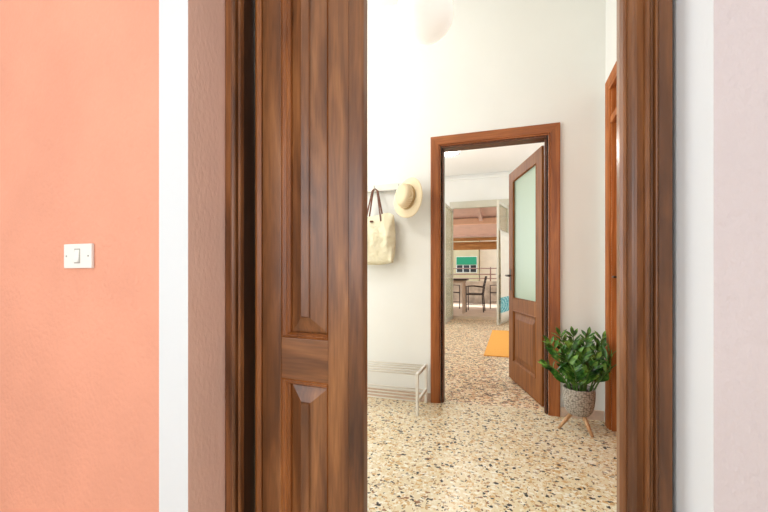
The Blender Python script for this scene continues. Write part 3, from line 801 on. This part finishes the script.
MB().tube([(0.05, 0.052, 2.03), (0.90, 0.052, 2.03)], 0.008).tube([(0.09, 0.052, 2.03), (0.09, 0.018, 2.03)], .006).tube([(0.86, 0.052, 2.03), (0.86, 0.018, 2.03)], .006).build('curtain_rod', M['steel'], cu)

# ------------------------------------------------------------------ terrace
TZ = 0.07
M['tile'] = plain('pale_terrace_tile', srgb(226, 206, 184), 0.5, noise=0.08, nscale=3)
M['salmon'] = plain('salmon_painted_boards', srgb(224, 190, 176), 0.6, noise=0.06, nscale=5)
M['salmon2'] = plain('bright_salmon_beam', srgb(252, 206, 172), 0.6, noise=0.04)  # paler than the boards: light on the beam face put into the colour
M['blind'] = wood('rolled_wooden_blind', srgb(140, 88, 44), srgb(184, 128, 68), srgb(212, 160, 94), 'x', rough=0.7, coat=0, stretch=30)
M['stone'] = plain('weathered_garden_wall', srgb(196, 180, 160), 0.9, noise=0.35, nscale=3.5, bump=0.5)
M['rail'] = plain('mauve_brown_rail', srgb(150, 112, 100), 0.5)
M['yellow'] = plaster('ochre_stucco', srgb(206, 188, 150), 0.05, 0.3)
M['stucco'] = plaster('pale_beige_stucco', srgb(232, 208, 182), 0.05, 0.3)
M['green'] = plain('green_roller_shutter', srgb(24, 146, 104), 0.5, noise=0.06)
M['darkglass'] = plain('dark_window_glass', srgb(38, 42, 42), 0.1)
M['iron'] = plain('dark_brown_metal', srgb(62, 44, 34), 0.45, noise=0.1)
M['tan'] = plain('tan_painted_leg', srgb(212, 186, 164), 0.6)
MB().box(-6, 6, YF + 0.10, 14.2, -0.3, TZ).build('terrace_floor', M['tile'], kind='structure')
MB().box(-30, 30, 14.2, 60, -0.6, -0.3).build('ground', plain('garden_ground', srgb(150, 140, 96), 0.95, noise=0.3, nscale=1), kind='structure')
# sloped roof
tr = empty('terrace_roof', (0, 0, 0), kind='structure')
def rz(y): return 3.02 - 0.165 * (y - 9.6)
m = MB().loft([[(-5, y, rz(y)), (5, y, rz(y)), (5, y, rz(y) + 0.05), (-5, y, rz(y) + 0.05)] for y in (9.5, 13.4)]); m.build('roof_boards', M['salmon'], tr)
for x in (-4.2, -2.9, -1.85, -0.845, 0.2, 1.3):
    m = MB().loft([[(x - .045, y, rz(y) - .13), (x + .045, y, rz(y) - .13), (x + .045, y, rz(y)), (x - .045, y, rz(y))] for y in (9.5, 11.5)]); m.build('rafter', M['salmon'], tr)
MB().box(-5, 5, 11.25, 11.37, rz(11.5) - 0.16, rz(11.5) - 0.0, 0.004).build('purlin', M['salmon2'], tr, label='brighter salmon cross beam')
MB().box(-5, 5, 13.2, 13.4, rz(13.2) - 0.06, rz(13.2), 0.004).build('outer_beam', M['salmon'], tr)
bl = MB().box(-4.8, 4.8, 13.22, 13.36, 1.93, 2.14, 0.03)
bl.box(-4.8, 4.8, 13.26, 13.32, 2.14, 2.20, .004)
tag(bl.tube([(-4.8, 13.29, 2.29), (4.8, 13.29, 2.29)], 0.06).build('rolled_blind', M['blind']), 'brown rolled wooden blind under the edge of the terrace roof', 'blind')
for x in (-3.4, 2.6):
    MB().box(x - .06, x + .06, 13.2, 13.34, TZ, rz(13.3) - .18, .004).build('roof_post', M['salmon'], tr)
MB().box(-6, 6, 13.9, 14.1, TZ, 0.84, .01).build('wall_terrace', M['stone'], kind='structure')
rl = empty('railing', (0, 14.0, 0.84)); tag(rl, 'brown metal railing on the low terrace wall before the green window', 'railing')
for z, r_ in ((0.10, .016), (0.25, .02), (0.46, .018)):
    MB().tube([(-5.5, 0, z), (5.5, 0, z)], r_).build('rail', M['rail'], rl)
for x in (-5.2, -4.0, -2.8, -0.72, 1.0, 2.4, 4, 5.2):
    MB().tube([(x, 0, 0), (x, 0, 0.50)], 0.022).build('post', M['rail'], rl)

# houses
h1 = empty('house', (-3.61, 20.0, -0.4)); tag(h1, 'ochre yellow house with a green shuttered window beyond the terrace', 'house')
MB().box(-4, 1.98, 0, 4, 0, 7).build('wall', M['yellow'], h1)
wn = MB().box(0.85, 1.93, -0.05, 0.0, 1.56, 2.40, .008).build('window', M['metal_white'], h1)
MB().box(0.88, 1.90, -0.09, -0.05, 1.98, 2.38, .006).build('roller_shutter', M['green'], wn, label='green roller shutter')
for i in range(3):
    MB().box(0.90 + i * .345, 1.19 + i * .345, -0.062, -0.05, 1.60, 1.95).build('pane', M['darkglass'], wn)
h2 = empty('house', (2.2, 20.6, -0.4)); tag(h2, 'pale beige stucco house to the right of the ochre house', 'house')
MB().box(-3.8, 4, 0, 4, 0, 6.5).build('wall', M['stucco'], h2)
MB().box(-3.79, 4.1, -.3, 4.2, 6.5, 6.7).build('roof', M['salmon'], h2)

# table and chairs
tb = empty('table', (-1.72, 10.35, TZ)); tag(tb, 'terrace dining table with dark top and tan legs', 'table')
MB().box(-0.62, 0.62, -0.40, 0.07, 0.86, 0.905, .006).build('tabletop', M['iron'], tb, label='dark tabletop')
MB().box(-0.56, 0.56, -0.34, 0.01, 0.79, 0.86, .004).build('apron', M['tan'], tb)
for sx in (-1, 1):
    for sy in (-1, 1):
        MB().box(sx * .52 - .025, sx * .52 + .025, -.165 + sy * .15 - .025, -.165 + sy * .15 + .025, 0, .79, .004).build('leg', M['tan'], tb, label='tan table leg')
def chair():   # faces local +x
    e = empty('armchair', (0, 0, TZ))
    mt = M['iron']
    for sy in (-1, 1):
        y = sy * .25
        MB().tube([(0.22, y, 0), (0.225, y, .69)], .014, 8).build('leg', mt, e)
        MB().tube([(-0.24, y, 0), (-0.20, y, .44), (-0.235, y, .72), (-0.29, y, .97)], .015, 8).build('leg', mt, e)
        MB().tube([(0.235, y, .69), (0.05, y, .70), (-0.225, y, .67)], .017, 8, flat=.6).build('armrest', mt, e)
        MB().tube([(0.22, y, .20), (-0.22, y, .20)], .009, 8).build('stretcher', mt, e)
    m = MB()
    for i in range(7): m.box(0.215 - i * .066, 0.165 - i * .066, -.24, .24, .485, .50, .003)
    m.box(-.22, .22, -.25, -.235, .46, .49).box(-.22, .22, .235, .25, .46, .49)
    m.build('seat', mt, e)
    m = MB()
    for i in range(5):
        z = .60 + i * .083; x = -0.215 - (z - .6) * .19
        m.box(x - .008, x + .008, -.245, .245, z - .02, z + .02, .003)
    m.build('backrest', mt, e)
    return e
c1 = chair(); c1.location = (-0.955, 10.75, TZ); c1.rotation_euler = (0, 0, R(180))
tag(c1, 'dark terrace armchair in front of the green window, facing the table', 'chair', 'dark armchairs on the terrace')
c2 = copy_tree(c1); c2.location = (-2.15, 10.95 + .15, TZ); c2.rotation_euler = (0, 0, R(-25))
tag(c2, 'dark terrace armchair half hidden behind the tan table leg', 'chair', 'dark armchairs on the terrace')
c2.location = (-1.78, 11.30, TZ)
c3 = copy_tree(c1); c3.location = (-0.30, 11.55, TZ); c3.rotation_euler = (0, 0, R(205))
tag(c3, 'dark terrace armchair partly hidden behind the right terrace door', 'chair', 'dark armchairs on the terrace')

# ------------------------------------------------------------------ light
def area(name, loc, rot, sx, sy, power, col=(1, 1, 1)):
    l = bpy.data.lights.new(name, 'AREA'); l.shape = 'RECTANGLE'; l.size = sx; l.size_y = sy; l.energy = power; l.color = col
    o = bpy.data.objects.new(name, l); COL.objects.link(o); o.location = loc; o.rotation_euler = rot; return o
area('window_daylight_rear', (-0.8, -3.18, 1.8), (R(90), 0, R(180 + 180)), 2.6, 1.6, 35, (.97, .985, 1))
area('window_daylight_left', (-2.58, -1.3, 1.7), (R(90), 0, R(-90)), 1.7, 1.9, 20, (.97, .985, 1))
area('window_daylight_side', (1.58, -1.3, 1.7), (R(90), 0, R(90)), 1.7, 1.9, 10, (.97, .985, 1))  # added fill from the right to brighten the left reveal
area('window_daylight_hall', (-3.18, 2.2, 1.65), (R(90), 0, R(-90)), 1.5, 1.9, 24, (.97, .985, 1))
area('window_daylight_right', (2.38, 7.7, 1.8), (R(90), 0, R(90)), 2.1, 2.1, 20, (1, .99, .97))  # added fill from the right to brighten the curtain
area('window_daylight_room', (-2.98, 6.4, 1.8), (R(90), 0, R(-90)), 3.8, 2.0, 44, (1, .99, .97))
def point(name, loc, power, rad, col):
    l = bpy.data.lights.new(name, 'POINT'); l.energy = power; l.shadow_soft_size = rad; l.color = col; l.specular_factor = 0.25
    o = bpy.data.objects.new(name, l); COL.objects.link(o); o.location = loc; return o
point('hall_lamp_light', (-1.9, 2.1, 2.75), 38, 0.22, (1, .985, .96))  # added fill left of the view, no lamp stands here
point('ceiling_lamp_light', (-0.99, 6.3, 2.90), 32, 0.14, (1, .97, .92))
s = bpy.data.lights.new('sun', 'SUN'); s.energy = 6.0; s.angle = R(0.6); s.color = (1, .95, .86)
so = bpy.data.objects.new('sun', s); COL.objects.link(so)
so.rotation_euler = Vector((0.45, -0.50, -0.74)).to_track_quat('-Z', 'Y').to_euler()

w = bpy.data.worlds.new('sky'); SC.world = w; w.use_nodes = True
bg = w.node_tree.nodes['Background']; bg.inputs['Color'].default_value = (0.80, 0.90, 1.0, 1); bg.inputs['Strength'].default_value = 1.9

# ------------------------------------------------------------------ camera
cd = bpy.data.cameras.new('camera'); cd.sensor_fit = 'HORIZONTAL'; cd.sensor_width = 36; cd.lens = 36 * F / 768
cd.shift_y = (274 - 256) / 768
cd.clip_start = 0.02
co = bpy.data.objects.new('camera', cd); COL.objects.link(co)
co.location = (0, 0, CAMH); co.rotation_euler = (R(90), 0, YAW)
SC.camera = co
SC.view_settings.view_transform = 'Standard'; SC.view_settings.look = 'None'
SC.view_settings.gamma = 1; SC.view_settings.use_curve_mapping = False
SC.view_settings.exposure = 0.0
